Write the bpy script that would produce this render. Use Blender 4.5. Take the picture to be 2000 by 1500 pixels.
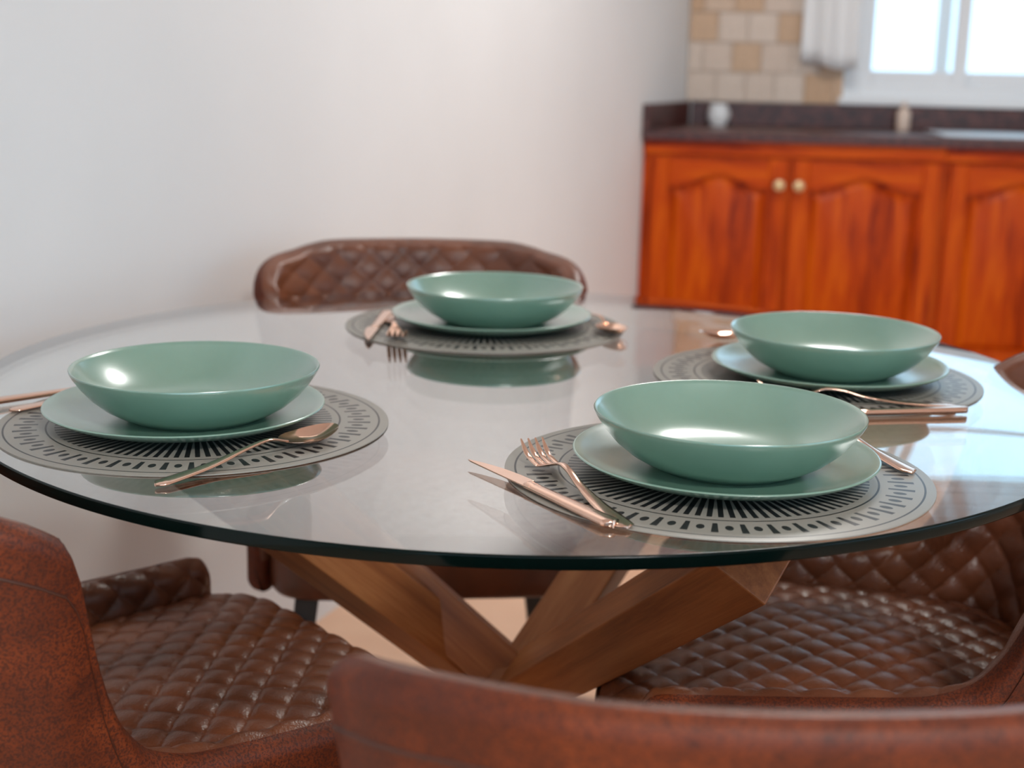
import bpy, math, random
from mathutils import Vector, Matrix
random.seed(7)
for o in list(bpy.data.objects): bpy.data.objects.remove(o)
scene = bpy.context.scene
COL = scene.collection
R = math.radians
# ------------------------------------------------------------------ camera
CAM_Z = 1.1066
PITCH, ROLL, FPX = R(12.8966), R(1.324), 2761.7
cd = bpy.data.cameras.new('camera'); cam = bpy.data.objects.new('camera', cd); COL.objects.link(cam)
fw = Vector((0, math.cos(PITCH), -math.sin(PITCH))); up0 = Vector((0, math.sin(PITCH), math.cos(PITCH))); ex = Vector((1, 0, 0))
rt = ex * math.cos(ROLL) + up0 * math.sin(ROLL); up = -ex * math.sin(ROLL) + up0 * math.cos(ROLL)
M = Matrix((rt, up, -fw)).transposed().to_4x4(); M.translation = (0, 0, CAM_Z); cam.matrix_world = M
cd.sensor_width = 36; cd.lens = FPX / 2000 * 36; cd.clip_start = .02
cd.dof.use_dof = True; cd.dof.focus_distance = 1.24; cd.dof.aperture_fstop = 4.6
scene.camera = cam
# ------------------------------------------------------------------ light
w = bpy.data.worlds.new('sky'); scene.world = w; w.use_nodes = True
bg = w.node_tree.nodes['Background']; bg.inputs[0].default_value = (.52, .78, 1.0, 1); bg.inputs[1].default_value = 1.45
scene.view_settings.view_transform = 'Standard'; scene.view_settings.look = 'None'
scene.view_settings.exposure = 0.72; scene.view_settings.gamma = 1.0; scene.view_settings.use_curve_mapping = False
def portal(loc, rot, sx, sy):
    l = bpy.data.lights.new('window_portal', 'AREA'); l.shape = 'RECTANGLE'; l.size = sx; l.size_y = sy
    l.cycles.is_portal = True
    o = bpy.data.objects.new('window_portal', l); COL.objects.link(o); o.location = loc; o.rotation_euler = rot

FILL_LAMPS = [((.9, -1.0), 40), ((.75, 3.1), 14)]           # added ceiling lamps for fill light: place, watts

# ------------------------------------------------------------------ helpers
def tag(o, label=None, cat=None, group=None, kind=None):
    if label: o['label'] = label
    if cat: o['category'] = cat
    if group: o['group'] = group
    if kind: o['kind'] = kind
    return o
def empty(name, loc=(0, 0, 0), rz=0, parent=None):
    o = bpy.data.objects.new(name, None); COL.objects.link(o); o.location = loc; o.rotation_euler = (0, 0, rz); o.empty_display_size = .05
    if parent: o.parent = parent
    return o
class MB:
    def __init__(s): s.v = []; s.f = []; s.m = []
    def add(s, vs, fs, mi=0):
        n = len(s.v); s.v += [tuple(p) for p in vs]; s.f += [tuple(i + n for i in f) for f in fs]; s.m += [mi] * len(fs); return s
    def box(s, a, b, T=None, mi=0):
        (x0, y0, z0), (x1, y1, z1) = a, b
        vs = [(x0, y0, z0), (x1, y0, z0), (x1, y1, z0), (x0, y1, z0), (x0, y0, z1), (x1, y0, z1), (x1, y1, z1), (x0, y1, z1)]
        if T: vs = [T(*p) for p in vs]
        return s.add(vs, [(0, 3, 2, 1), (4, 5, 6, 7), (0, 1, 5, 4), (1, 2, 6, 5), (2, 3, 7, 6), (3, 0, 4, 7)], mi)
    def prism(s, pts, y0, y1, T=None, mi=0):          # polygon in x,z extruded along y
        n = len(pts); vs = [(x, y0, z) for x, z in pts] + [(x, y1, z) for x, z in pts]
        if T: vs = [T(*p) for p in vs]
        fs = [tuple(range(n)), tuple(range(2 * n - 1, n - 1, -1))] + [(i + n, (i + 1) % n + n, (i + 1) % n, i) for i in range(n)]
        return s.add(vs, fs, mi)
    def flat(s, pts, z0, z1, mi=0):                   # polygon in x,y extruded along z
        n = len(pts); vs = [(x, y, z0) for x, y in pts] + [(x, y, z1) for x, y in pts]
        fs = [tuple(range(n - 1, -1, -1)), tuple(range(n, 2 * n))] + [(i, (i + 1) % n, (i + 1) % n + n, i + n) for i in range(n)]
        return s.add(vs, fs, mi)
    def lathe(s, prof, n=96, mi=None):                # prof: (r,z) ; r==0 closes
        vs = []; fs = []; ring = []
        for r, z in prof:
            if r < 1e-7: ring.append([len(vs)]); vs.append((0, 0, z))
            else:
                ring.append(list(range(len(vs), len(vs) + n)))
                vs += [(r * math.cos(2 * math.pi * i / n), r * math.sin(2 * math.pi * i / n), z) for i in range(n)]
        mm = []
        for k in range(len(prof) - 1):
            A, B = ring[k], ring[k + 1]
            for i in range(n):
                j = (i + 1) % n
                if len(A) == 1 and len(B) == 1: continue
                if len(A) == 1: fs.append((A[0], B[i], B[j]))
                elif len(B) == 1: fs.append((A[i], A[j], B[0]))
                else: fs.append((A[i], A[j], B[j], B[i]))
                mm.append(mi[k] if mi else 0)
        b = len(s.m); s.add(vs, fs); s.m[b:] = mm; return s
    def loft(s, rings, mi=0):                          # closed rings of equal length, capped
        n = len(rings[0]); vs = [p for r in rings for p in r]; fs = []
        for k in range(len(rings) - 1):
            for i in range(n):
                j = (i + 1) % n; fs.append((k * n + i, k * n + j, (k + 1) * n + j, (k + 1) * n + i))
        fs.append(tuple(range(n - 1, -1, -1))); L = (len(rings) - 1) * n; fs.append(tuple(range(L, L + n)))
        return s.add(vs, fs, mi)
    def build(s, name, mats, parent=None, smooth=None, bevel=0, loc=None):
        me = bpy.data.meshes.new(name); me.from_pydata(s.v, [], s.f); me.validate()
        for m in (mats if isinstance(mats, (list, tuple)) else [mats]): me.materials.append(m)
        if any(s.m): me.polygons.foreach_set('material_index', s.m)
        o = bpy.data.objects.new(name, me); COL.objects.link(o)
        if parent: o.parent = parent
        if loc: o.location = loc
        import bmesh
        b = bmesh.new(); b.from_mesh(me); bmesh.ops.recalc_face_normals(b, faces=b.faces); b.to_mesh(me); b.free()
        if smooth is not None:
            me.polygons.foreach_set('use_smooth', [True] * len(me.polygons))
            if smooth < 179: me.set_sharp_from_angle(angle=R(smooth))
        if bevel:
            md = o.modifiers.new('bevel', 'BEVEL'); md.width = bevel; md.segments = 3; md.limit_method = 'ANGLE'; md.angle_limit = R(40)
        return o
def copy_tree(o, parent=None):
    c = o.copy(); COL.objects.link(c); c.parent = parent
    for ch in o.children: copy_tree(ch, c)
    return c
def smooth01(t): t = max(0, min(1, t)); return t * t * (3 - 2 * t)
def interp(pts, x):
    # monotone cubic (Fritsch-Carlson) interpolation
    n = len(pts)
    if x <= pts[0][0]: return pts[0][1]
    if x >= pts[-1][0]: return pts[-1][1]
    d = [(pts[i + 1][1] - pts[i][1]) / (pts[i + 1][0] - pts[i][0]) for i in range(n - 1)]
    m = [d[0]] + [0 if d[i - 1] * d[i] <= 0 else 2 * d[i - 1] * d[i] / (d[i - 1] + d[i]) for i in range(1, n - 1)] + [d[-1]]
    for i in range(n - 1):
        if x <= pts[i + 1][0]:
            h = pts[i + 1][0] - pts[i][0]; t = (x - pts[i][0]) / h
            return ((2 * t**3 - 3 * t**2 + 1) * pts[i][1] + (t**3 - 2 * t**2 + t) * h * m[i] + (-2 * t**3 + 3 * t**2) * pts[i + 1][1] + (t**3 - t**2) * h * m[i + 1])

# ------------------------------------------------------------------ materials
def srgb(r, g, b):
    f = lambda c: c / 12.92 if c <= .04045 else ((c + .055) / 1.055) ** 2.4
    return (f(r / 255), f(g / 255), f(b / 255), 1)
class NT:
    def __init__(s, name):
        s.mat = bpy.data.materials.new(name); s.mat.use_nodes = True; s.t = s.mat.node_tree
        s.b = s.t.nodes['Principled BSDF']; s.out = s.t.nodes['Material Output']
    def n(s, ty, **kw):
        x = s.t.nodes.new(ty)
        for k, v in kw.items(): setattr(x, k, v)
        return x
    def l(s, a, b): s.t.links.new(a, b)
    def math(s, op, a, b=None, c=None):
        x = s.n('ShaderNodeMath', operation=op)
        for i, v in enumerate((a, b, c)):
            if v is None: continue
            if hasattr(v, 'is_linked'): s.l(v, x.inputs[i])
            else: x.inputs[i].default_value = v
        return x.outputs[0]
    def coords(s, kind='Object', scale=(1, 1, 1)):
        c = s.n('ShaderNodeTexCoord'); m = s.n('ShaderNodeMapping'); m.inputs['Scale'].default_value = scale
        s.l(c.outputs[kind], m.inputs[0]); return m.outputs[0]
    def noise(s, vec, scale, detail=4, rough=.55, dist=0):
        x = s.n('ShaderNodeTexNoise'); s.l(vec, x.inputs['Vector'])
        x.inputs['Scale'].default_value = scale; x.inputs['Detail'].default_value = detail; x.inputs['Roughness'].default_value = rough; x.inputs['Distortion'].default_value = dist
        return x.outputs['Fac']
    def ramp(s, fac, stops):
        x = s.n('ShaderNodeValToRGB'); s.l(fac, x.inputs[0]); e = x.color_ramp.elements
        while len(e) < len(stops): e.new(.5)
        for i, (p, c) in enumerate(stops): e[i].position = p; e[i].color = c
        return x.outputs[0]
    def bump(s, h, strength, dist):
        x = s.n('ShaderNodeBump'); s.l(h, x.inputs['Height']); x.inputs['Strength'].default_value = strength; x.inputs['Distance'].default_value = dist
        s.l(x.outputs[0], s.b.inputs['Normal'])
    def set(s, **kw):
        for k, v in kw.items(): s.b.inputs[k.replace('_', ' ')].default_value = v
        return s
def plain(name, col, rough=.5, metal=0, **kw):
    t = NT(name); t.set(Base_Color=col, Roughness=rough, Metallic=metal, **kw); return t.mat
def plaster():
    t = NT('white_plaster'); v = t.coords(); t.l(t.ramp(t.noise(v, 1.3, 3), [(.3, srgb(228, 227, 226)), (.7, srgb(236, 235, 234))]), t.b.inputs['Base Color'])
    t.set(Roughness=.75); t.bump(t.noise(v, 60, 5), .12, .004); return t.mat
def floor_mat():
    t = NT('floor_tile'); v = t.coords(); t.l(t.ramp(t.noise(v, 5, 5), [(.3, srgb(222, 176, 144)), (.7, srgb(232, 190, 158))]), t.b.inputs['Base Color']); t.set(Roughness=.35); return t.mat
def ceramic():
    t = NT('sage_ceramic'); v = t.coords()
    t.l(t.ramp(t.noise(v, 25, 3), [(.3, srgb(112, 150, 132)), (.7, srgb(116, 154, 136))]), t.b.inputs['Base Color'])
    t.set(Roughness=.32, Specular_IOR_Level=.6, Coat_Weight=1.0, Coat_Roughness=.21, Coat_IOR=2.0); return t.mat
def copper(name='rose_gold'):
    t = NT(name); v = t.coords(); t.l(t.ramp(t.noise(v, 40, 2), [(.3, (.80, .51, .38, 1)), (.7, (.85, .56, .43, 1))]), t.b.inputs['Base Color'])
    t.set(Metallic=1, Roughness=.13); return t.mat
def placemat():
    t = NT('placemat_print'); c = t.n('ShaderNodeTexCoord'); sp = t.n('ShaderNodeSeparateXYZ'); t.l(c.outputs['Object'], sp.inputs[0])
    x, y = sp.outputs[0], sp.outputs[1]; m = t.math
    r = m('SQRT', m('ADD', m('MULTIPLY', x, x), m('MULTIPLY', y, y))); a = m('DIVIDE', m('ARCTAN2', y, x), 2 * math.pi)
    def cell(N, off):                                   # tangential distance from the nearest pattern axis
        f = m('FRACT', m('ADD', m('MULTIPLY', a, N), off + 100)); return m('ABSOLUTE', m('MULTIPLY', m('SUBTRACT', f, .5), m('MULTIPLY', r, 2 * math.pi / N)))
    ring = lambda rr, hw: m('LESS_THAN', m('ABSOLUTE', m('SUBTRACT', r, rr)), hw)
    band = lambda r0, r1: m('MULTIPLY', m('GREATER_THAN', r, r0), m('LESS_THAN', r, r1))
    spokes = m('MULTIPLY', m('LESS_THAN', cell(88, 0), .0023), band(.080, .1335))
    u = cell(44, 0); dv = m('SUBTRACT', r, .160)
    un, vn = m('DIVIDE', u, .0034), m('DIVIDE', dv, .0058)
    dots = m('LESS_THAN', m('ADD', m('MULTIPLY', un, un), m('MULTIPLY', vn, vn)), 1.0)
    bars = m('MULTIPLY', m('LESS_THAN', cell(44, .5), m('ADD', .0020, m('MULTIPLY', m('SUBTRACT', r, .151), .05))), band(.1495, .1720))
    k = ring(.1805, .0009)
    for o in (ring(.1415, .0009), spokes, dots, bars): k = m('MAXIMUM', k, o)
    mix = t.n('ShaderNodeMix', data_type='RGBA'); t.l(k, mix.inputs[0]); mix.inputs[6].default_value = srgb(142, 138, 129); mix.inputs[7].default_value = srgb(26, 27, 29)
    t.l(mix.outputs[2], t.b.inputs['Base Color']); t.set(Roughness=.36); t.bump(t.noise(t.coords(), 900, 2), .05, .001); return t.mat
def thin_glass(name, tint, r0=.04, pw=5):
    t = NT(name); t.t.nodes.remove(t.b)
    lw = t.n('ShaderNodeLayerWeight'); lw.inputs[0].default_value = .5
    f = t.math('ADD', r0, t.math('MULTIPLY', 1 - r0, t.math('POWER', lw.outputs['Facing'], pw)))
    tr = t.n('ShaderNodeBsdfTransparent'); tr.inputs[0].default_value = tint
    gl = t.n('ShaderNodeBsdfGlossy'); gl.inputs['Roughness'].default_value = 0.0; gl.inputs[0].default_value = (1, 1, 1, 1)
    mx = t.n('ShaderNodeMixShader'); t.l(f, mx.inputs[0]); t.l(tr.outputs[0], mx.inputs[1]); t.l(gl.outputs[0], mx.inputs[2]); t.l(mx.outputs[0], t.out.inputs[0]); return t.mat
def oak():
    t = NT('oiled_oak'); v = t.coords(scale=(14, 14, 1.1)); n1 = t.noise(v, 2.2, 6, .6, .6); v2 = t.coords(scale=(90, 90, 4)); n2 = t.noise(v2, 4, 3, .6)
    f = t.math('ADD', t.math('MULTIPLY', n1, .75), t.math('MULTIPLY', n2, .25))
    t.l(t.ramp(f, [(.30, srgb(116, 62, 28)), (.5, srgb(164, 98, 52)), (.70, srgb(194, 128, 76))]), t.b.inputs['Base Color'])
    t.set(Roughness=.45); t.bump(f, .15, .002); return t.mat
def pine(name, horiz=False):
    t = NT(name); v = t.coords(scale=(1.2, 12, 12) if horiz else (12, 12, 1.2)); n1 = t.noise(v, 1.6, 6, .62, 1.2); v2 = t.coords(scale=(3, 70, 70) if horiz else (70, 70, 3)); n2 = t.noise(v2, 2, 2)
    f = t.math('ADD', t.math('MULTIPLY', n1, .82), t.math('MULTIPLY', n2, .18))
    t.l(t.ramp(f, [(.32, srgb(118, 28, 0)), (.48, srgb(186, 66, 0)), (.66, srgb(212, 94, 4))]), t.b.inputs['Base Color'])
    t.set(Roughness=.40, Specular_IOR_Level=.15); return t.mat
def granite():
    t = NT('dark_red_granite'); v = t.coords(); n = t.noise(v, 55, 5, .7)
    t.l(t.ramp(n, [(.35, srgb(34, 18, 17)), (.5, srgb(74, 38, 33)), (.66, srgb(108, 62, 55))]), t.b.inputs['Base Color']); t.set(Roughness=.36); return t.mat
def leather():
    t = NT('brown_quilted_leather'); v = t.coords(); n = t.noise(v, 9, 4, .6); g = t.n('ShaderNodeTexVoronoi'); t.l(v, g.inputs['Vector']); g.inputs['Scale'].default_value = 420
    t.l(t.ramp(n, [(.3, srgb(84, 46, 29)), (.5, srgb(108, 60, 38)), (.72, srgb(126, 72, 44))]), t.b.inputs['Base Color'])
    t.set(Roughness=.34, Specular_IOR_Level=.5); t.bump(t.math('ADD', g.outputs['Distance'], t.noise(v, 260, 3)), .22, .0012); return t.mat
def suede():
    t = NT('distressed_suede_leather'); v = t.coords(); n = t.noise(v, 8, 5, .65, .4); g = t.noise(v, 430, 2, .6)
    c1 = t.ramp(n, [(.28, srgb(62, 25, 12)), (.5, srgb(106, 46, 21)), (.72, srgb(140, 65, 30))])
    mk = t.ramp(g, [(.40, (1, 1, 1, 1)), (.56, (0, 0, 0, 1))])
    mix = t.n('ShaderNodeMix', data_type='RGBA'); k = t.math('MULTIPLY', mk, .8); t.l(k, mix.inputs[0]); t.l(c1, mix.inputs[6]); mix.inputs[7].default_value = srgb(58, 28, 20)
    t.l(mix.outputs[2], t.b.inputs['Base Color']); t.set(Roughness=.5, Specular_IOR_Level=.28); t.bump(g, .35, .0015); return t.mat
def wall_tile():
    t = NT('stone_wall_tile'); oi = t.n('ShaderNodeObjectInfo'); v = t.coords(); n = t.noise(v, 14, 4)
    c = t.ramp(oi.outputs['Random'], [(0, srgb(196, 158, 122)), (.28, srgb(206, 172, 140)), (.45, srgb(212, 190, 172)), (1, srgb(218, 200, 184))])
    mix = t.n('ShaderNodeMix', data_type='RGBA', blend_type='MULTIPLY'); mix.inputs[0].default_value = .35; t.l(c, mix.inputs[6]); t.l(t.ramp(n, [(.3, (.75, .72, .7, 1)), (.6, (1, 1, 1, 1))]), mix.inputs[7])
    t.l(mix.outputs[2], t.b.inputs['Base Color']); t.set(Roughness=.4); return t.mat
def cloth():
    t = NT('white_curtain_cloth'); v = t.coords(); t.set(Base_Color=srgb(248, 248, 248), Roughness=.85)
    t.bump(t.noise(v, 500, 2), .1, .001)
    tl = t.n('ShaderNodeBsdfTranslucent'); tl.inputs[0].default_value = srgb(235, 238, 242); mx = t.n('ShaderNodeMixShader'); mx.inputs[0].default_value = .12
    t.l(t.b.outputs[0], mx.inputs[1]); t.l(tl.outputs[0], mx.inputs[2]); t.l(mx.outputs[0], t.out.inputs[0]); return t.mat
PLASTER, FLOOR, CER, COP, MAT = plaster(), floor_mat(), ceramic(), copper(), placemat()
GLASS = thin_glass('clear_glass', (.955, .98, .968, 1), .12, 2.9); PANE = thin_glass('window_glass', (.97, .98, .98, 1))
GEDGE = plain('green_glass_edge', srgb(3, 17, 15), .12, Specular_IOR_Level=.16)
OAK, PINE, PINEH, GRAN = oak(), pine('varnished_pine'), pine('varnished_pine_rail', True), granite()
LEATH, SUEDE, TILE, CLOTH = leather(), suede(), wall_tile(), cloth()
STITCH = plain('brown_piping', srgb(70, 36, 24), .5)
BLACK = plain('black_metal', srgb(18, 18, 19), .38); WHITE = plain('white_window_frame', srgb(236, 238, 240), .35)
STEEL = plain('stainless_steel', (.78, .80, .82, 1), .42, 1); BRASS = plain('pale_brass_knob', srgb(222, 196, 150), .3, .5)
GROUT = plain('tile_grout', srgb(190, 172, 156), .8); MUG = plain('white_glazed', srgb(235, 235, 235), .25); SOAP = plain('beige_plastic', srgb(226, 204, 188), .4)
DARKJ = plain('dark_joint', srgb(34, 20, 14), .6)

# ------------------------------------------------------------------ the room
CX, CY = .602, 5.22                                    # corner between plain wall and kitchen wall
WD = Vector((.358, .934, 0)).normalized(); WN = Vector((WD.y, -WD.x, 0))   # along plain wall / into room
KA = R(6); KO = Vector((.403, 4.7, 0)); KX = Vector((math.cos(KA), -math.sin(KA), 0)); KY = Vector((math.sin(KA), math.cos(KA), 0)); KD = .538
def K(x, y, z): return tuple(KO + KX * x + KY * y + Vector((0, 0, z)))     # kitchen coordinates: x along worktop, y into wall
ZC = 2.6
wl0 = Vector((CX, CY, 0)) + WD * .6; wl1 = Vector((CX, CY, 0)) - WD * 8.4
def slab(p, q, thick, z0, z1, name, mat, n):
    pts = [p, q, q + n * thick, p + n * thick]
    return tag(MB().flat([(a.x, a.y) for a in pts], z0, z1).build(name, mat), kind='structure')
tag(MB().box((-4, -3.2, -.1), (5, 6.4, 0)).build('floor', FLOOR), kind='structure')
tag(MB().box((-4, -3.2, ZC), (5, 6.4, ZC + .1)).build('ceiling', PLASTER), kind='structure')
slab(wl0, wl1, .12, 0, ZC, 'wall_left', PLASTER, -WN)
# kitchen wall with window opening
WX0, WX1, WZ0, WZ1 = .70, 2.15, .992, 2.32
b = MB()
b.box((.1, KD, 0), (WX0, KD + .16, ZC), K); b.box((WX1, KD, 0), (3.6, KD + .16, ZC), K)
b.box((WX0, KD, 0), (WX1, KD + .16, WZ0), K); b.box((WX0, KD, WZ1), (WX1, KD + .16, ZC), K)
wb = tag(b.build('wall_back', PLASTER), kind='structure')
# square stone tiles beside the window, one object each
tm = None; TP = .104
bt = MB().box((.146, KD - .006, .978), (WX0, KD, 2.32), K).build('tile_grout', GROUT, wb)
for j in range(13):
    for i in range(6):
        x0 = .146 + i * TP - (.052 if j % 2 else 0); x1 = x0 + TP; x0 = max(x0, .146); x1 = min(x1, WX0)
        if x1 - x0 < .02: continue
        z0 = .979 + j * TP; g = .002
        key = (round(x1 - x0, 3))
        me = bpy.data.meshes.get('tile_%s' % key)
        wdt = x1 - x0
        if me is None:
            q = MB().box((g, -.013, g), (wdt - g, -.004, TP - g)).build('tile', TILE); me = q.data; me.name = 'tile_%s' % key
        else:
            q = bpy.data.objects.new('tile', me); COL.objects.link(q)
        q.parent = wb; q.location = K(x0, KD, z0); q.rotation_euler = (0, 0, -KA)
# right wall and the wall behind the camera, both with unseen windows added for light
SY0, SY1, SZ0, SZ1 = -1.4, 1.3, .7, 2.2
b = MB(); b.box((3.5, -3.0, 0), (3.62, SY0, ZC)); b.box((3.5, SY1, 0), (3.62, 6.2, ZC)); b.box((3.5, SY0, 0), (3.62, SY1, SZ0)); b.box((3.5, SY0, SZ1), (3.62, SY1, ZC))
tag(b.build('wall_right', PLASTER), kind='structure')
portal((3.56, (SY0 + SY1) / 2, (SZ0 + SZ1) / 2), (R(90), 0, R(90)), SY1 - SY0, SZ1 - SZ0)
RX0, RX1, RZ0, RZ1, RY = -1.2, 2.6, .25, 2.25, -2.4
b = MB(); b.box((-3.2, RY - .15, 0), (RX0, RY, ZC)); b.box((RX1, RY - .15, 0), (3.62, RY, ZC)); b.box((RX0, RY - .15, 0), (RX1, RY, RZ0)); b.box((RX0, RY - .15, RZ1), (RX1, RY, ZC))
tag(b.build('wall_front', PLASTER), kind='structure')
portal(((RX0 + RX1) / 2, RY - .1, (RZ0 + RZ1) / 2), (R(90), 0, R(180)), RX1 - RX0, RZ1 - RZ0)
pc = K((WX0 + WX1) / 2, KD + .12, (WZ0 + WZ1) / 2)
portal(pc, (R(90), 0, -KA), WX1 - WX0, WZ1 - WZ0)
# round flush ceiling lamps, added out of view to brighten the room
OPAL = NT('fill_lamp_opal'); OPAL.set(Base_Color=(.9, .9, .9, 1), Emission_Color=(1, .98, .95, 1), Emission_Strength=2.0); OPAL = OPAL.mat
for (lx, ly), pw in FILL_LAMPS:
    lo_ = tag(empty('added_fill_lamp', (lx, ly, ZC)), 'added opal ceiling fill lamp ' + ('behind the dining table' if ly < 1 else 'over the kitchen floor'), 'lamp', 'added ceiling fill lamps')
    MB().lathe([(0, 0), (.29, 0), (.29, -.03), (.27, -.035), (0, -.035)], 48).build('base', WHITE, lo_, smooth=40)
    MB().lathe([(.265, -.035), (.255, -.06), (.20, -.078), (0, -.085)], 48).build('shade', OPAL, lo_, smooth=60)
    l = bpy.data.lights.new('fill_lamp_light', 'AREA'); l.shape = 'DISK'; l.size = .52; l.energy = pw; l.color = (1, .98, .95)
    lo2 = bpy.data.objects.new('fill_lamp_light', l); COL.objects.link(lo2); lo2.location = (0, 0, -.09); lo2.parent = lo_
# kitchen window
win = tag(empty('window_1', K(WX0, KD, WZ0), -KA), kind='structure')
W, H = WX1 - WX0, WZ1 - WZ0
b = MB(); b.box((0, .03, 0), (.06, .10, H)); b.box((W - .06, .03, 0), (W, .10, H)); b.box((.06, .03, 0), (W - .06, .10, .055)); b.box((.06, .03, H - .06), (W - .06, .10, H))
b.build('window_frame', WHITE, win, bevel=.003)
MX = .385
for x0, x1, y in ((.055, MX + .05, .045), (MX - .06, W - .055, .072)):
    b = MB(); b.box((x0, y, .05), (x0 + .048, y + .024, H - .055)); b.box((x1 - .048, y, .05), (x1, y + .024, H - .055))
    b.box((x0 + .048, y, .05), (x1 - .048, y + .024, .108)); b.box((x0 + .048, y, H - .11), (x1 - .048, y + .024, H - .055)); b.box((x0 + .048, y, .755), (x1 - .048, y + .024, .79))
    sash = b.build('sash', WHITE, win, bevel=.003)
    MB().box((x0 + .04, y + .009, .10), (x1 - .04, y + .015, H - .1)).build('window_pane', PANE, sash)
MB().box((-.015, -.03, -.012), (W + .015, .04, .012)).build('window_sill', WHITE, win, bevel=.004)
# wide window behind the camera, added to let in fill light
win2 = tag(empty('fill_window_rear', (RX0, RY - .1, RZ0)), kind='structure'); W2, H2 = RX1 - RX0, RZ1 - RZ0
b = MB(); b.box((0, 0, 0), (.06, .07, H2)); b.box((W2 - .06, 0, 0), (W2, .07, H2)); b.box((.06, 0, 0), (W2 - .06, .07, .06)); b.box((.06, 0, H2 - .06), (W2 - .06, .07, H2)); b.box((W2 / 2 - .05, 0, .06), (W2 / 2 + .05, .07, H2 - .06))
b.build('window_frame', WHITE, win2)
win3 = tag(empty('fill_window_right', (3.55, SY0, SZ0)), kind='structure'); W3, H3 = SY1 - SY0, SZ1 - SZ0  # right-wall window, out of view, added to bring in more daylight
b = MB(); b.box((0, 0, 0), (.05, .06, H3)); b.box((0, W3 - .06, 0), (.05, W3, H3)); b.box((0, .06, 0), (.05, W3 - .06, .06)); b.box((0, .06, H3 - .06), (.05, W3 - .06, H3)); b.box((0, W3 / 2 - .04, .06), (.05, W3 / 2 + .04, H3 - .06))
b.build('window_frame', WHITE, win3)
# gathered white curtain left of the kitchen window
def curtain(name, x0, x1, z0, z1, y, folds, amp, label):
    n = 60; b = MB(); rows = 24
    for k in range(rows + 1):
        t = k / rows; z = z0 + (z1 - z0) * t
        for i in range(n + 1):
            u = i / n; sw = (x1 - x0) * (1 - .18 * t) ; xx = x0 + (x1 - x0) * .09 * t + sw * u
            b.v.append((xx, y + amp * math.sin(u * folds * 2 * math.pi + 1.3 * t) * (1 - .3 * t) + .006 * math.sin(9 * u + 4 * t), z + .012 * math.sin(u * 5 + 1) * (1 - t)))
    for k in range(rows):
        for i in range(n): a = k * (n + 1) + i; b.f.append((a, a + 1, a + n + 2, a + n + 1)); b.m.append(0)
    o = b.build(name, CLOTH, smooth=180); o.location = tuple(KO); o.rotation_euler = (0, 0, -KA)
    md = o.modifiers.new('solid', 'SOLIDIFY'); md.thickness = .0025
    return tag(o, label, 'curtain')
curtain('curtain', .54, .735, 1.112, 2.43, KD - .07, 1.8, .015, 'gathered white curtain hanging at the side of the kitchen window')
b = MB(); rod = [[K(x, KD - .07 + .009 * math.cos(t * math.pi / 4), 2.435 + .009 * math.sin(t * math.pi / 4)) for t in range(8)] for x in (.45, 2.4)]
cr = b.loft(rod).build('curtain_rod', WHITE, smooth=60)
for x in (.48, 2.37): MB().box((x, KD - .075, 2.42), (x + .012, KD, 2.45), K).build('bracket', WHITE, cr)
tag(cr, 'white curtain rod above the kitchen window', 'curtain rod')

# ------------------------------------------------------------------ kitchen run
def door(parent, x0, x1, z0, z1, knob_right):
    d = empty('door', (x0, -.001, z0), 0, parent); wd, h = x1 - x0, z1 - z0; st = .055; arch = .044
    N = 24
    def top(x, inset):                                # cathedral arch
        u = (x - st) / (wd - 2 * st); c = .5 - .5 * math.cos(2 * math.pi * min(1, max(0, u)))
        return h - .098 - inset + arch * c ** 1.35
    MB().box((0, -.02, 0), (st, 0, h)).build('stile', PINE, d, bevel=.003); MB().box((wd - st, -.02, 0), (wd, 0, h)).build('stile', PINE, d, bevel=.003)
    MB().box((st, -.0195, 0), (wd - st, 0, .07)).build('rail', PINEH, d, bevel=.003)
    pts = [(st, h), ] + [(st + (wd - 2 * st) * i / N, top(st + (wd - 2 * st) * i / N, 0)) for i in range(N + 1)] + [(wd - st, h)]
    MB().prism(pts, -.0195, 0).build('rail', PINEH, d, bevel=.003)
    b = MB()                                           # raised panel: sunk field edge, bevel, raised centre
    def outline(k, y):
        l = [(st + k + (wd - 2 * st - 2 * k) * i / N) for i in range(N + 1)]
        return [(st + k, y, .07 + k)] + [(x, y, top(st + (wd - 2 * st) * i / N, k)) for i, x in enumerate(l)] + [(wd - st - k, y, .07 + k)]
    b.loft([outline(-.004, .0), outline(-.004, -.003), outline(.012, -.003), outline(.030, -.018), outline(.034, -.0195)])
    b.build('raised_panel', PINE, d, smooth=25)
    kx = wd - .022 if knob_right else .022
    kb = MB().lathe([(0, 0), (.008, 0), (.007, .012), (.012, .016), (.0185, .022), (.019, .028), (.014, .034), (0, .036)], 24).build('knob', BRASS, d, smooth=50)
    kb.location = (kx, -.02, h - .083); kb.rotation_euler = (R(90), 0, 0)
    return d
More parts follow.
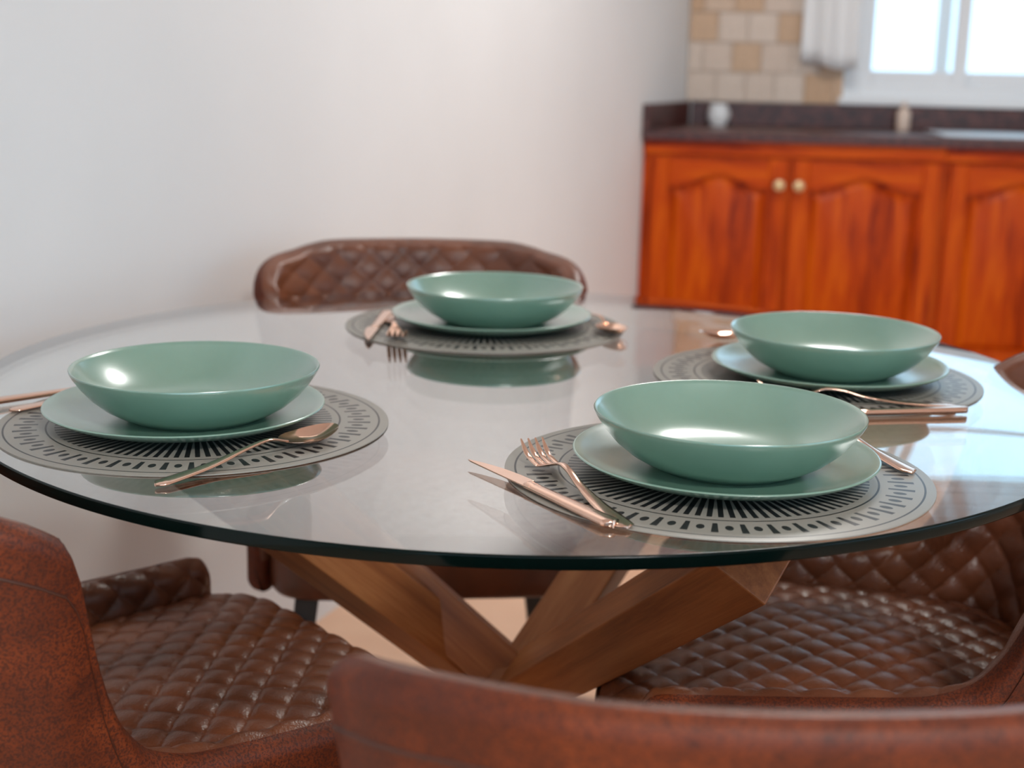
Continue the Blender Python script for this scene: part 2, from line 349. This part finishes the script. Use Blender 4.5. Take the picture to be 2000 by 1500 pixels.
def cabinet(x0, x1, doors, label):
    c = tag(empty('base_cabinet', K(x0, .03, 0), -KA), label, 'cabinet'); wd = x1 - x0
    b = MB()
    if x0 < .1:                                        # side cut along the slanted wall
        b.flat([(.012, 0), (wd, 0), (wd, KD - .04), (.012 + .27 * (KD - .04) + .01, KD - .04)], .1, .862)
    elif 'sink at' in label:
        b.box((.001, 0, .1), (wd, .02, .862)); b.box((.001, KD - .06, .1), (wd, KD - .04, .862)); b.box((.001, .02, .1), (.02, KD - .06, .862)); b.box((wd - .02, .02, .1), (wd, KD - .06, .862)); b.box((.02, .02, .1), (wd - .02, KD - .06, .12))
    else: b.box((0.001, 0, .1), (wd, KD - .04, .862))
    b.build('body', PINE, c)
    MB().box((.02, .05, 0), (wd, .07, .1)).build('plinth', DARKJ, c)
    MB().box((.012 if x0 < .1 else .001, -.012, .818), (wd, 0, .864)).build('top_rail', PINEH, c, bevel=.003)
    for a, e, kr in doors: door(c, a - x0, e - x0, .125, .811, kr)
    return c
cabinet(0, .985, [(.042, .478, True), (.497, .970, False)], 'orange pine base cabinet with two arched doors beside the white wall')
cabinet(.985, 1.985, [(1.0, 1.473, True), (1.495, 1.968, False)], 'orange pine base cabinet under the sink at the right edge')
cabinet(1.985, 2.9, [(2.0, 2.43, True), (2.45, 2.88, False)], 'orange pine base cabinet right of the sink, outside the frame')
# worktop with upstand
wt = tag(empty('worktop', K(0, 0, .865), -KA), 'dark red granite worktop with upstand along the kitchen wall', 'worktop')
SK = .27
def wallx(y): return .004 + SK * y
b = MB(); b.flat([(wallx(0), 0), (1.447, 0), (1.447, KD - .002), (wallx(KD - .002), KD - .002)], 0, .03); b.box((1.447, 0, 0), (1.843, .097, .03)); b.box((1.447, .423, 0), (1.843, KD - .002, .03)); b.box((1.843, 0, 0), (2.9, KD - .002, .03)); b.build('slab', GRAN, wt)
b = MB(); b.box((wallx(KD) + .02, KD - .022, .03), (2.9, KD - .002, .112)); b.build('upstand', GRAN, wt, bevel=.002)
b = MB(); b.flat([(wallx(0), 0.0), (wallx(0) + .02, 0.0), (wallx(KD - .022) + .02, KD - .022), (wallx(KD - .022), KD - .022)], .03, .112); b.build('upstand', GRAN, wt, bevel=.002)
# steel sink with drainer
sk = tag(empty('sink', K(.985, .06, .895), -KA), 'stainless steel sink and drainer set in the worktop', 'sink')
b = MB(); b.box((0, 0, 0), (.46, .40, .006)); b.box((.46, 0, 0), (.90, .035, .006)); b.box((.46, .365, 0), (.90, .40, .006)); b.box((.86, .035, 0), (.90, .365, .006)); b.build('drainer', STEEL, sk, bevel=.003)
b = MB(); b.box((.464, .039, -.15), (.856, .361, -.147)); b.box((.464, .039, -.147), (.467, .361, .004)); b.box((.853, .039, -.147), (.856, .361, .004)); b.box((.467, .039, -.147), (.853, .042, .004)); b.box((.467, .358, -.147), (.853, .361, .004)); b.build('basin', STEEL, sk)
tp = MB().lathe([(0, .006), (.022, .006), (.02, .03), (.011, .04), (.011, .16), (0, .165)], 20).build('tap', STEEL, sk, smooth=50, loc=(.66, .385, 0))
sp_ = [[(.66 + .009 * math.cos(k * math.pi / 4), .385 - r_ + .0, z_ + .009 * math.sin(k * math.pi / 4)) for k in range(8)] for r_, z_ in ((0, .15), (.08, .185), (.16, .175), (.19, .15))]
MB().loft(sp_).build('spout', STEEL, tp, smooth=60).location = (-.66, -.385, 0)
# small things by the upstand
mg = tag(empty('jug', K(.262, .44, .895), R(40)), 'small white glazed jug in the corner of the worktop', 'jug')
MB().lathe([(0, 0), (.026, 0), (.036, .02), (.038, .045), (.031, .068), (.033, .078), (.030, .077), (.028, .066), (.034, .044), (.031, .02), (0, .008)], 40).build('body', MUG, mg, smooth=60)
hr = []
for k in range(11):
    t = R(-80 + 160 * k / 10); cx_, cz_ = .034 + .022 * math.cos(t), .04 + .024 * math.sin(t)
    hr.append([(cx_ + .005 * math.cos(q * math.pi / 4) * math.cos(t), .005 * math.sin(q * math.pi / 4), cz_ + .005 * math.cos(q * math.pi / 4) * math.sin(t)) for q in range(8)])
MB().loft(hr).build('handle', MUG, mg, smooth=60)
sb = tag(empty('soap_bottle', K(.91, .47, .895), 0), 'small beige soap bottle standing against the upstand by the sink', 'bottle')
MB().lathe([(0, 0), (.022, 0), (.024, .004), (.024, .060), (.018, .072), (.009, .076), (.009, .082), (0, .082)], 32).build('body', SOAP, sb, smooth=40)
MB().lathe([(0, .082), (.011, .082), (.011, .092), (.004, .094), (.004, .104), (0, .104)], 20).build('pump', SOAP, sb, smooth=40)

# ------------------------------------------------------------------ table
TX, TY, TZ, TR = .0136, 1.6079, .75, .6185
tb = tag(empty('dining_table', (TX, TY, 0)), 'round glass dining table with green edge on crossed oak legs', 'table')
th = .0115; e = .002; prof = [(0, TZ)]; mi = []
for r_ in (.2, .4, TR - e): prof.append((r_, TZ)); mi.append(0)
for k in range(1, 5): t = k / 4 * math.pi / 2; prof.append((TR - e + e * math.sin(t), TZ - e + e * math.cos(t))); mi.append(1)
prof.append((TR, TZ - th + e)); mi.append(1)
for k in range(1, 5): t = k / 4 * math.pi / 2; prof.append((TR - e + e * math.cos(t), TZ - th + e - e * math.sin(t))); mi.append(1)
for r_ in (.4, .2, 0): prof.append((r_, TZ - th)); mi.append(0)
MB().lathe(prof, 256, mi).build('glass_top', [GLASS, GEDGE], tb, smooth=35)
def beam(ox, oy, az, slope, roll, L, hs=.0305):       # square oak beam through the crossing point, floor to glass
    d = Vector((math.cos(R(az)), math.sin(R(az)), 0)); ax = d * math.cos(R(slope)) + Vector((0, 0, math.sin(R(slope))))
    s0 = Vector((-d.y, d.x, 0)); n0 = ax.cross(s0); c_, q_ = math.cos(R(roll)), math.sin(R(roll)); side = s0 * c_ + n0 * q_; nrm = n0 * c_ - s0 * q_
    o3 = Vector((ox, oy, .36)); cs = ((-1, -1), (1, -1), (1, 1), (-1, 1))
    foot = [(lambda p: p + ax * ((.001 - p.z) / ax.z))(o3 + side * hs * a + nrm * hs * b_) for a, b_ in cs]
    lo = [o3 + side * hs * a + nrm * hs * b_ for a, b_ in cs]
    top = [(lambda p: p if p.z < .7365 else p + ax * ((.7365 - p.z) / ax.z))(o3 + side * hs * a + nrm * hs * b_ + ax * L) for a, b_ in cs]
    q = Matrix((side, nrm, ax)).transposed().to_4x4(); q.translation = o3; qi = q.inverted()   # local Z along the grain
    o = MB().loft([[qi @ p for p in r] for r in (foot, lo, top)]).build('leg', OAK, tb, bevel=.002); o.matrix_local = q
    e_ = o3 + ax * (L - .03)
    MB().lathe([(0, min(.735, e_.z)), (.014, min(.735, e_.z)), (.014, .738), (0, .738)], 24).build('support_disc', STEEL, tb, smooth=40, loc=(e_.x, e_.y, 0))
    return o
beam(-.050, .052, 206, 41.7, 24.9, .52); beam(.008, -.003, 292.3, 34.3, -45.6, .60); beam(.005, 0, 49.6, 37.3, 22.9, .58); beam(0, .01, 165, 37.3, 22.9, .58)

# ------------------------------------------------------------------ chairs
AF, BB, YF, XC, CC = .238, .285, .185, .178, 1.15          # half width in front, back depth, front reach, corner start, back curvature
raw = [(XC * i / 200, -BB + CC * (XC * i / 200) ** 2) for i in range(201)]
PH = math.atan(2 * CC * XC); RC = .050
for i in range(1, 61):
    p = PH + (R(85) - PH) * i / 60; raw.append((XC + RC * (math.sin(p) - math.sin(PH)), raw[200][1] + RC * (math.cos(PH) - math.cos(p))))
cx0, cy0 = raw[-1]
for i in range(1, 60): raw.append((cx0 + (AF - cx0) * i / 59, cy0 + (YF - cy0) * i / 59))
S_ = [0]
for i in range(1, len(raw)): S_.append(S_[-1] + math.hypot(raw[i][0] - raw[i - 1][0], raw[i][1] - raw[i - 1][1]))
SE = S_[-1]
def path(s):
    a = abs(s); lo, hi = 0, len(S_) - 1
    while hi - lo > 1:
        m_ = (lo + hi) // 2
        if S_[m_] <= a: lo = m_
        else: hi = m_
    t = (a - S_[lo]) / max(1e-9, S_[hi] - S_[lo])
    x = raw[lo][0] + t * (raw[hi][0] - raw[lo][0]); y = raw[lo][1] + t * (raw[hi][1] - raw[lo][1])
    l0, l1 = max(0, lo - 6), min(len(raw) - 1, hi + 6)
    tx, ty = raw[l1][0] - raw[l0][0], raw[l1][1] - raw[l0][1]
    if l0 == 0: tx, ty = 1, ty * .5 if a > .01 else 0
    L = math.hypot(tx, ty); nx, ny = ty / L, -tx / L
    sg = 1 if s >= 0 else -1
    return x * sg, y, nx * sg, ny
TOPS = [(0, .803), (.12, .802), (.160, .797), (.200, .785), (.226, .762), (.244, .724), (.256, .668), (.270, .612), (.289, .565), (.315, .535), (.36, .520), (.44, .515), (SE, .508)]
HW = .018
def shell_params(s):
    a = abs(s); T = interp(TOPS, a); er = .026; e_ = 1
    if a > SE - er: e_ = math.sqrt(max(0.0, 1 - ((a - SE + er) / er) ** 2))
    hw = HW * (.25 + .75 * e_); T -= .03 * (1 - e_)
    k = .26 * (1 - smooth01((a - .10) / .24)) + .04
    return T, hw, k
def spos(s, off, z):
    x, y, nx, ny = path(s); T, hw, k = shell_params(s); o = off + k * max(0, z - .44)
    return (x + nx * o, y + ny * o, z)
SPQ = .0335
def quilt(u, v, amp):
    p = (u + v) / math.sqrt(2) / SPQ; q = (u - v) / math.sqrt(2) / SPQ
    return amp * (abs(math.sin(math.pi * p)) * abs(math.sin(math.pi * q))) ** .28
def ease_s(i, n): return -SE + 2 * SE * i / n
def make_chair():
    c = empty('dining_chair')
    # inner quilted pad with the rolled rim
    NS, NV, NR = 380, 90, 12
    def inner(i):
        s = ease_s(i, NS); T, hw, k = shell_params(s); col = []
        for j in range(NV + 1):
            z = .43 + (T - hw - .43) * j / NV
            fade = smooth01((SE - abs(s)) / .02)
            col.append(spos(s, -hw - quilt(s, z, .007) * fade, z))
        for j in range(1, NR + 1):
            t = math.pi * .56 * j / NR; q_ = quilt(s, T - hw + hw * t, .007) * (smooth01((.95 - t) / .8) * (1 - smooth01((abs(s) - .3) / .05)) + smooth01((1.7 - t) / .6) * smooth01((abs(s) - .3) / .05)) * smooth01((SE - abs(s)) / .02)
            col.append(spos(s, -(hw + q_) * math.cos(t), T - hw + (hw + q_) * math.sin(t)))
        return col
    cols = [inner(i) for i in range(NS + 1)]; n = len(cols[0]); b = MB(); b.v = [p for q in cols for p in q]
    for i in range(NS):
        for j in range(n - 1): a = i * n + j; b.f.append((a, a + 1, a + n + 1, a + n)); b.m.append(0)
    for i in (0, NS):
        b.f.append(tuple(range(i * n, i * n + n))); b.m.append(0)
    br = b.build('backrest', LEATH, c, smooth=60); br['label'] = 'quilted brown leather inner back and wings'
    # outer suede shell
    NS2, NV2 = 200, 16
    def outer(i):
        s = ease_s(i, NS2); T, hw, k = shell_params(s); z1 = T - hw - .001; zb = .385
        col = [spos(s, -(hw + .0006) * math.cos(t), T - hw + (hw + .0006) * math.sin(t)) for t in [math.pi * (.54 + .46 * q / 8) for q in range(9)]]
        for j in range(NV2 + 1):
            z = z1 + (zb + .012 - z1) * j / NV2; col.append(spos(s, hw + .0006, z))
        for j in range(1, 6):
            t = math.pi / 2 * j / 5; col.append(spos(s, hw - .012 * (1 - math.cos(t)), zb + .012 - .012 * math.sin(t)))
        col.append(spos(s, -hw * .9, zb)); col.append(spos(s, -hw * .95, .43))
        return col
    cols = [outer(i) for i in range(NS2 + 1)]; n = len(cols[0]); b = MB(); b.v = [p for q in cols for p in q]
    for i in range(NS2):
        for j in range(n - 1): a = i * n + j; b.f.append((a, a + 1, a + n + 1, a + n)); b.m.append(0)
    for i in (0, NS2):
        b.f.append(tuple(range(i * n, i * n + n))); b.m.append(0)
    sh = b.build('outer_shell', SUEDE, c, smooth=60); sh['label'] = 'distressed reddish suede outer shell'
    # stitched seam just below the rim on the outside
    rings = []
    for i in range(0, NS2 + 1):
        s = ease_s(i, NS2); T, hw, k = shell_params(s); z = T - hw - .025; x, y, nx, ny = path(s); px, py, pz = spos(s, hw + .0004, z)
        rings.append([(px + nx * .0016 * math.cos(q * math.pi / 3), py + ny * .0016 * math.cos(q * math.pi / 3), pz + .0016 * math.sin(q * math.pi / 3)) for q in range(6)])
    MB().loft(rings).build('seam', STITCH, br, smooth=60)
    # quilted seat
    NG = 200; aw, bd, zs = .214, .244, .466; b = MB(); idx = {}
    def sq(u, v):
        m_ = max(abs(u), abs(v))
        if m_ < 1e-9: return 0, 0, 0
        ph = math.atan2(v, u); n_ = 7.0 if v > 0 else 3.4
        rho = (abs(math.cos(ph)) ** n_ + abs(math.sin(ph)) ** n_) ** (-1 / n_)
        return m_ * rho * math.cos(ph), m_ * rho * math.sin(ph), m_
    for j in range(NG + 1):
        for i in range(NG + 1):
            x, y, m_ = sq(-1 + 2 * i / NG, -1 + 2 * j / NG); X, Y = x * aw * (1 + .07 * y), -.014 + y * bd
            ed = max(0, (m_ - .90) / .10); z = zs + .012 * (1 - m_ ** 2) - .020 * (1 - math.sqrt(max(0, 1 - ed ** 2)))
            z += quilt(X, Y, .0068) * (1 - smooth01((m_ - .93) / .06)); b.v.append((X, Y, z))
    for j in range(NG):
        for i in range(NG): a = j * (NG + 1) + i; b.f.append((a, a + 1, a + NG + 2, a + NG + 1)); b.m.append(0)
    per = [i for i in range(NG + 1)] + [j * (NG + 1) + NG for j in range(1, NG + 1)] + [NG * (NG + 1) + i for i in range(NG - 1, -1, -1)] + [j * (NG + 1) for j in range(NG - 1, 0, -1)]
    prev = per
    for dz, sc in ((.445, 1.008), (.41, 1.010), (.392, 1.004), (.386, .985)):
        base = len(b.v); b.v += [(b.v[p][0] * sc, b.v[p][1] * sc, dz) for p in per]; cur = list(range(base, base + len(per)))
        for k in range(len(per)):
            k2 = (k + 1) % len(per); b.f.append((prev[k], prev[k2], cur[k2], cur[k])); b.m.append(0)
        prev = cur
    b.f.append(tuple(prev)); b.m.append(0)
    b.build('seat', LEATH, c, smooth=60)
    # seat front welt
    rings = []
    for k in range(61):
        t = -1 + 2 * k / 60; x, y, _ = sq(t * 1.0, 1.0); X, Y = x * aw * (1 + .07 * y) * 1.008, (-.014 + y * bd) * 1.008
        rings.append([(X, Y + .0022 * math.cos(q * math.pi / 3), .4455 + .0022 * math.sin(q * math.pi / 3)) for q in range(6)])
    MB().loft(rings).build('welt', STITCH, c, smooth=60)
    # black base frame and four tapered legs
    b = MB(); b.box((-.185, -.185, .372), (.185, -.15, .389)); b.box((-.185, .15, .372), (.185, .185, .389)); b.box((-.185, -.15, .372), (-.15, .15, .389)); b.box((.15, -.15, .372), (.185, .15, .389)); b.build('base_frame', BLACK, c)
    for sx in (-1, 1):
        for sy in (-1, 1):
            sqr = lambda x, y, h, z: [(x - h, y - h, z), (x + h, y - h, z), (x + h, y + h, z), (x - h, y + h, z)]
            MB().loft([sqr(sx * .215, sy * .215, .010, 0), sqr(sx * .172, sy * .172, .0165, .375)]).build('leg', BLACK, c, bevel=.002)
    return c
proto = make_chair()
chairs = [((.153, 1.022), 3, 'brown leather chair nearest the camera, seen from behind its back'),
          ((-.346, 1.338), -48, 'brown quilted leather chair tucked under the left side of the table'),
          ((.345, 1.490), 82, 'brown quilted leather chair on the right with window light on its seat'),
          ((-.125, 2.042), 186, 'brown quilted leather chair on the far side against the white wall')]
for i, ((x, y), rz, lab) in enumerate(chairs):
    c = proto if i == 0 else copy_tree(proto)
    c.location = (x, y, 0); c.rotation_euler = (0, 0, R(rz)); tag(c, lab, 'chair', 'quilted leather dining chairs around the table')

# ------------------------------------------------------------------ place settings
MT = .0016; ZM = TZ + .0002
def make_mat():
    return MB().lathe([(0, 0), (.1885, 0), (.19, .0006), (.1898, MT - .0002), (.1892, MT), (0, MT)], 160).build('placemat', MAT, smooth=40)
def make_plate():
    o = MB().lathe([(0, .0022), (.078, .0022), (.080, 0), (.084, 0), (.087, .003), (.102, .0048), (.118, .0085), (.130, .0135), (.1355, .0168), (.1364, .0180), (.1358, .0190), (.1345, .0190), (.128, .0162), (.114, .0108), (.098, .0074), (.080, .0058), (.04, .0054), (0, .0054)], 128).build('dinner_plate', CER, smooth=60)
    return o
def make_bowl():
    ou = [(0, .002), (.060, .002), (.062, 0), (.066, 0), (.068, .0025), (.078, .0062), (.090, .0135), (.102, .0240), (.1115, .0355), (.118, .0455), (.1202, .0500)]
    rim = [(.1206, .0515), (.1200, .0526), (.1188, .0524)]
    inn = [(.1168, .0490), (.111, .0410), (.102, .0308), (.090, .0200), (.076, .0125), (.060, .0085), (.035, .0066), (0, .006)]
    return MB().lathe([(r, z * .955) for r, z in ou + rim + inn], 128).build('soup_bowl', CER, smooth=60)
def rr(wd, t, y, z, n=10):                             # flattened oval ring across y
    return [(wd * math.copysign(abs(math.cos(2 * math.pi * k / n)) ** .7, math.cos(2 * math.pi * k / n)), y, z + t * math.copysign(abs(math.sin(2 * math.pi * k / n)) ** .8, math.sin(2 * math.pi * k / n))) for k in range(n)]
def handle_rings(y0, y1, neck_w, end_w, zprof, tt):
    rings = []; n = 26
    for k in range(n + 1):
        t = k / n; y = y0 + (y1 - y0) * t
        wd = end_w + (neck_w - end_w) * smooth01(t * 1.15)
        if t < .06: wd *= math.sqrt(1 - (1 - t / .06) ** 2) * .85 + .15
        rings.append(rr(wd, interp(tt, y), y, interp(zprof, y), 12))
    return rings
def make_fork():
    f = empty('fork')
    zp = [(-.105, .0022), (-.06, .0028), (-.01, .0075), (.018, .0140), (.032, .0150), (.042, .0128), (.055, .0080), (.066, .0050), (.085, .0068), (.098, .0125), (.107, .0185)]
    MB().loft(handle_rings(-.105, .040, .0034, .0088, zp, [(-.105, .0013), (.02, .0013), (.04, .0014)])).build('handle', COP, f, smooth=60)
    rings = []
    for k in range(13):
        t = k / 12; y = .036 + .031 * t; rings.append(rr(.0036 + (.0122 - .0036) * smooth01(t * 1.1), .0010, y, interp(zp, y), 16))
    h = MB().loft(rings).build('head', COP, f, smooth=60)
    for q in range(4):
        cx0 = -.0094 + q * .00627; cx1 = -.0104 + q * .00693; rings = []
        for k in range(13):
            t = k / 12; y = .0655 + .0415 * t; wd = .0027 * (1 - .1 * t) if t < .75 else .0024 * (1 - .62 * (t - .75) / .25)
            rings.append([(p[0] + cx0 + (cx1 - cx0) * t, p[1], p[2]) for p in rr(wd, .0010 * (1 - .3 * t), y, interp(zp, y), 8)])
        MB().loft(rings).build('tine', COP, h, smooth=60)
    return f
def make_knife():
    f = empty('knife'); zp = [(-.105, .0034), (.105, .0034)]
    rings = []
    for k in range(29):
        t = k / 28; y = -.105 + .118 * t; wd = .0088 - .0022 * smooth01(t)
        if t < .05: wd *= math.sqrt(1 - (1 - t / .05) ** 2) * .8 + .2
        rings.append(rr(wd, .0033 - .0008 * t, y, .0034, 14))
    MB().loft(rings).build('handle', COP, f, smooth=60)
    b = MB()                                           # blade: flat, spine straight, edge curved to the tip
    pts = [(-.0062, .010), (.0050, .010), (.0078, .020)] + [(.0098 - .0150 * (k / 14) ** 2.4, .020 + .085 * k / 14) for k in range(15)] + [(-.0064, .100), (-.0066, .06)]
    b.flat(pts, .0030, .0044); b.build('blade', COP, f, bevel=.0005)
    MB().loft([rr(.0066, .0026, .006, .0034, 12), rr(.0062, .0030, .013, .0036, 12), rr(.0045, .0022, .017, .0037, 12)]).build('bolster', COP, f, smooth=60)
    return f
def make_spoon():
    f = empty('spoon'); zp = [(-.108, .0018), (-.05, .0050), (.0, .0120), (.022, .0140), (.034, .0118), (.046, .0082), (.050, .008)]
    MB().loft(handle_rings(-.108, .046, .0030, .0085, zp, [(-.108, .0013), (.046, .0013)])).build('handle', COP, f, smooth=60)
    b = MB(); NRg, NA = 12, 40; cy, la, wa = .0765, .0345, .0205
    def pt(r, t, lower):
        y = math.sin(t); x = math.cos(t); wx = wa * (1 - .16 * y)          # egg shape, wider toward the neck
        z = .0080 - .0068 * (1 - r ** 2.2) + .0036 * r * max(0, y) * r
        return (x * r * wx, cy + y * r * la, z + (0 if lower else .0011 * (1 - .4 * r)))
    for lower in (True, False):
        b.v.append(pt(0, 0, lower)); base = len(b.v) - 1
        for k in range(1, NRg + 1):
            for q in range(NA): b.v.append(pt(k / NRg, 2 * math.pi * q / NA, lower))
        for q in range(NA): b.f.append((base, base + 1 + q, base + 1 + (q + 1) % NA)); b.m.append(0)
        for k in range(1, NRg):
            for q in range(NA):
                a = base + 1 + (k - 1) * NA; b.f.append((a + q, a + (q + 1) % NA, a + NA + (q + 1) % NA, a + NA + q)); b.m.append(0)
    L1 = 1 + (NRg - 1) * NA; L2 = L1 + 1 + NRg * NA
    for q in range(NA): b.f.append((L1 + q, L1 + (q + 1) % NA, L2 + (q + 1) % NA, L2 + q)); b.m.append(0)
    b.build('spoon_bowl', COP, f, smooth=60)
    return f
mat0, plate0, bowl0, fork0, knife0, spoon0 = make_mat(), make_plate(), make_bowl(), make_fork(), make_knife(), make_spoon()
used = set()
def put(o, x, y, z, rz, label, cat, group):
    c = o if o.name not in used else copy_tree(o)
    used.add(o.name); c.location = (x, y, z); c.rotation_euler = (0, 0, rz); return tag(c, label, cat, group)
def lay(o, ha, tip, length, label, cat, group):        # lay cutlery from handle end towards the tip
    hx, hy = ha; tx, ty = tip; d = math.hypot(tx - hx, ty - hy); ux, uy = (tx - hx) / d, (ty - hy) / d
    return put(o, hx + ux * length / 2, hy + uy * length / 2, ZM + MT + .0003, math.atan2(uy, ux) - math.pi / 2, label, cat, group)
settings = [  # where, mat, plate, bowl, fork(end, tip), knife(end, tip), spoon(end, tip), mat turn
    ('nearest the camera', (.185, 1.219), (.192, 1.222), (.194, 1.222), ((.093, 1.047), (.018, 1.250)), ((.082, 1.051), (-.032, 1.224)), ((.362, 1.219), (.29, 1.415)), 0),
    ('at the left of the table', (-.312, 1.355), (-.322, 1.357), (-.311, 1.357), ((-.502, 1.368), (-.367, 1.529)), ((-.545, 1.385), (-.389, 1.526)), ((-.297, 1.130), (-.169, 1.308)), 3),
    ('at the far side of the table', (-.039, 1.909), (-.030, 1.909), (-.026, 1.909), ((-.178, 1.965), (-.147, 1.765)), ((-.178, 1.975), (-.189, 1.767)), ((.085, 2.045), (.137, 1.850)), 5),
    ('at the right of the table', (.357, 1.629), (.372, 1.630), (.376, 1.630), ((.480, 1.481), (.285, 1.503)), ((.485, 1.463), (.282, 1.424)), ((.455, 1.900), (.265, 1.838)), 7)]
for wh, m_, p_, b_, fk, kn, sp2, tr in settings:
    put(mat0, m_[0], m_[1], ZM, R(tr), 'round grey patterned placemat under the setting ' + wh, 'placemat', 'round placemats on the glass table')
    put(plate0, p_[0], p_[1], ZM + MT + .0002, 0, 'sage green dinner plate ' + wh, 'plate', 'sage green dinner plates')
    put(bowl0, b_[0], b_[1], ZM + MT + .0060, 0, 'sage green soup bowl on the plate ' + wh, 'bowl', 'sage green soup bowls')
    lay(fork0, fk[0], fk[1], .212, 'rose gold fork of the setting ' + wh, 'fork', 'rose gold forks')
    lay(knife0, kn[0], kn[1], .21, 'rose gold knife of the setting ' + wh, 'knife', 'rose gold knives')
    lay(spoon0, sp2[0], sp2[1], .219, 'rose gold spoon of the setting ' + wh, 'spoon', 'rose gold spoons')
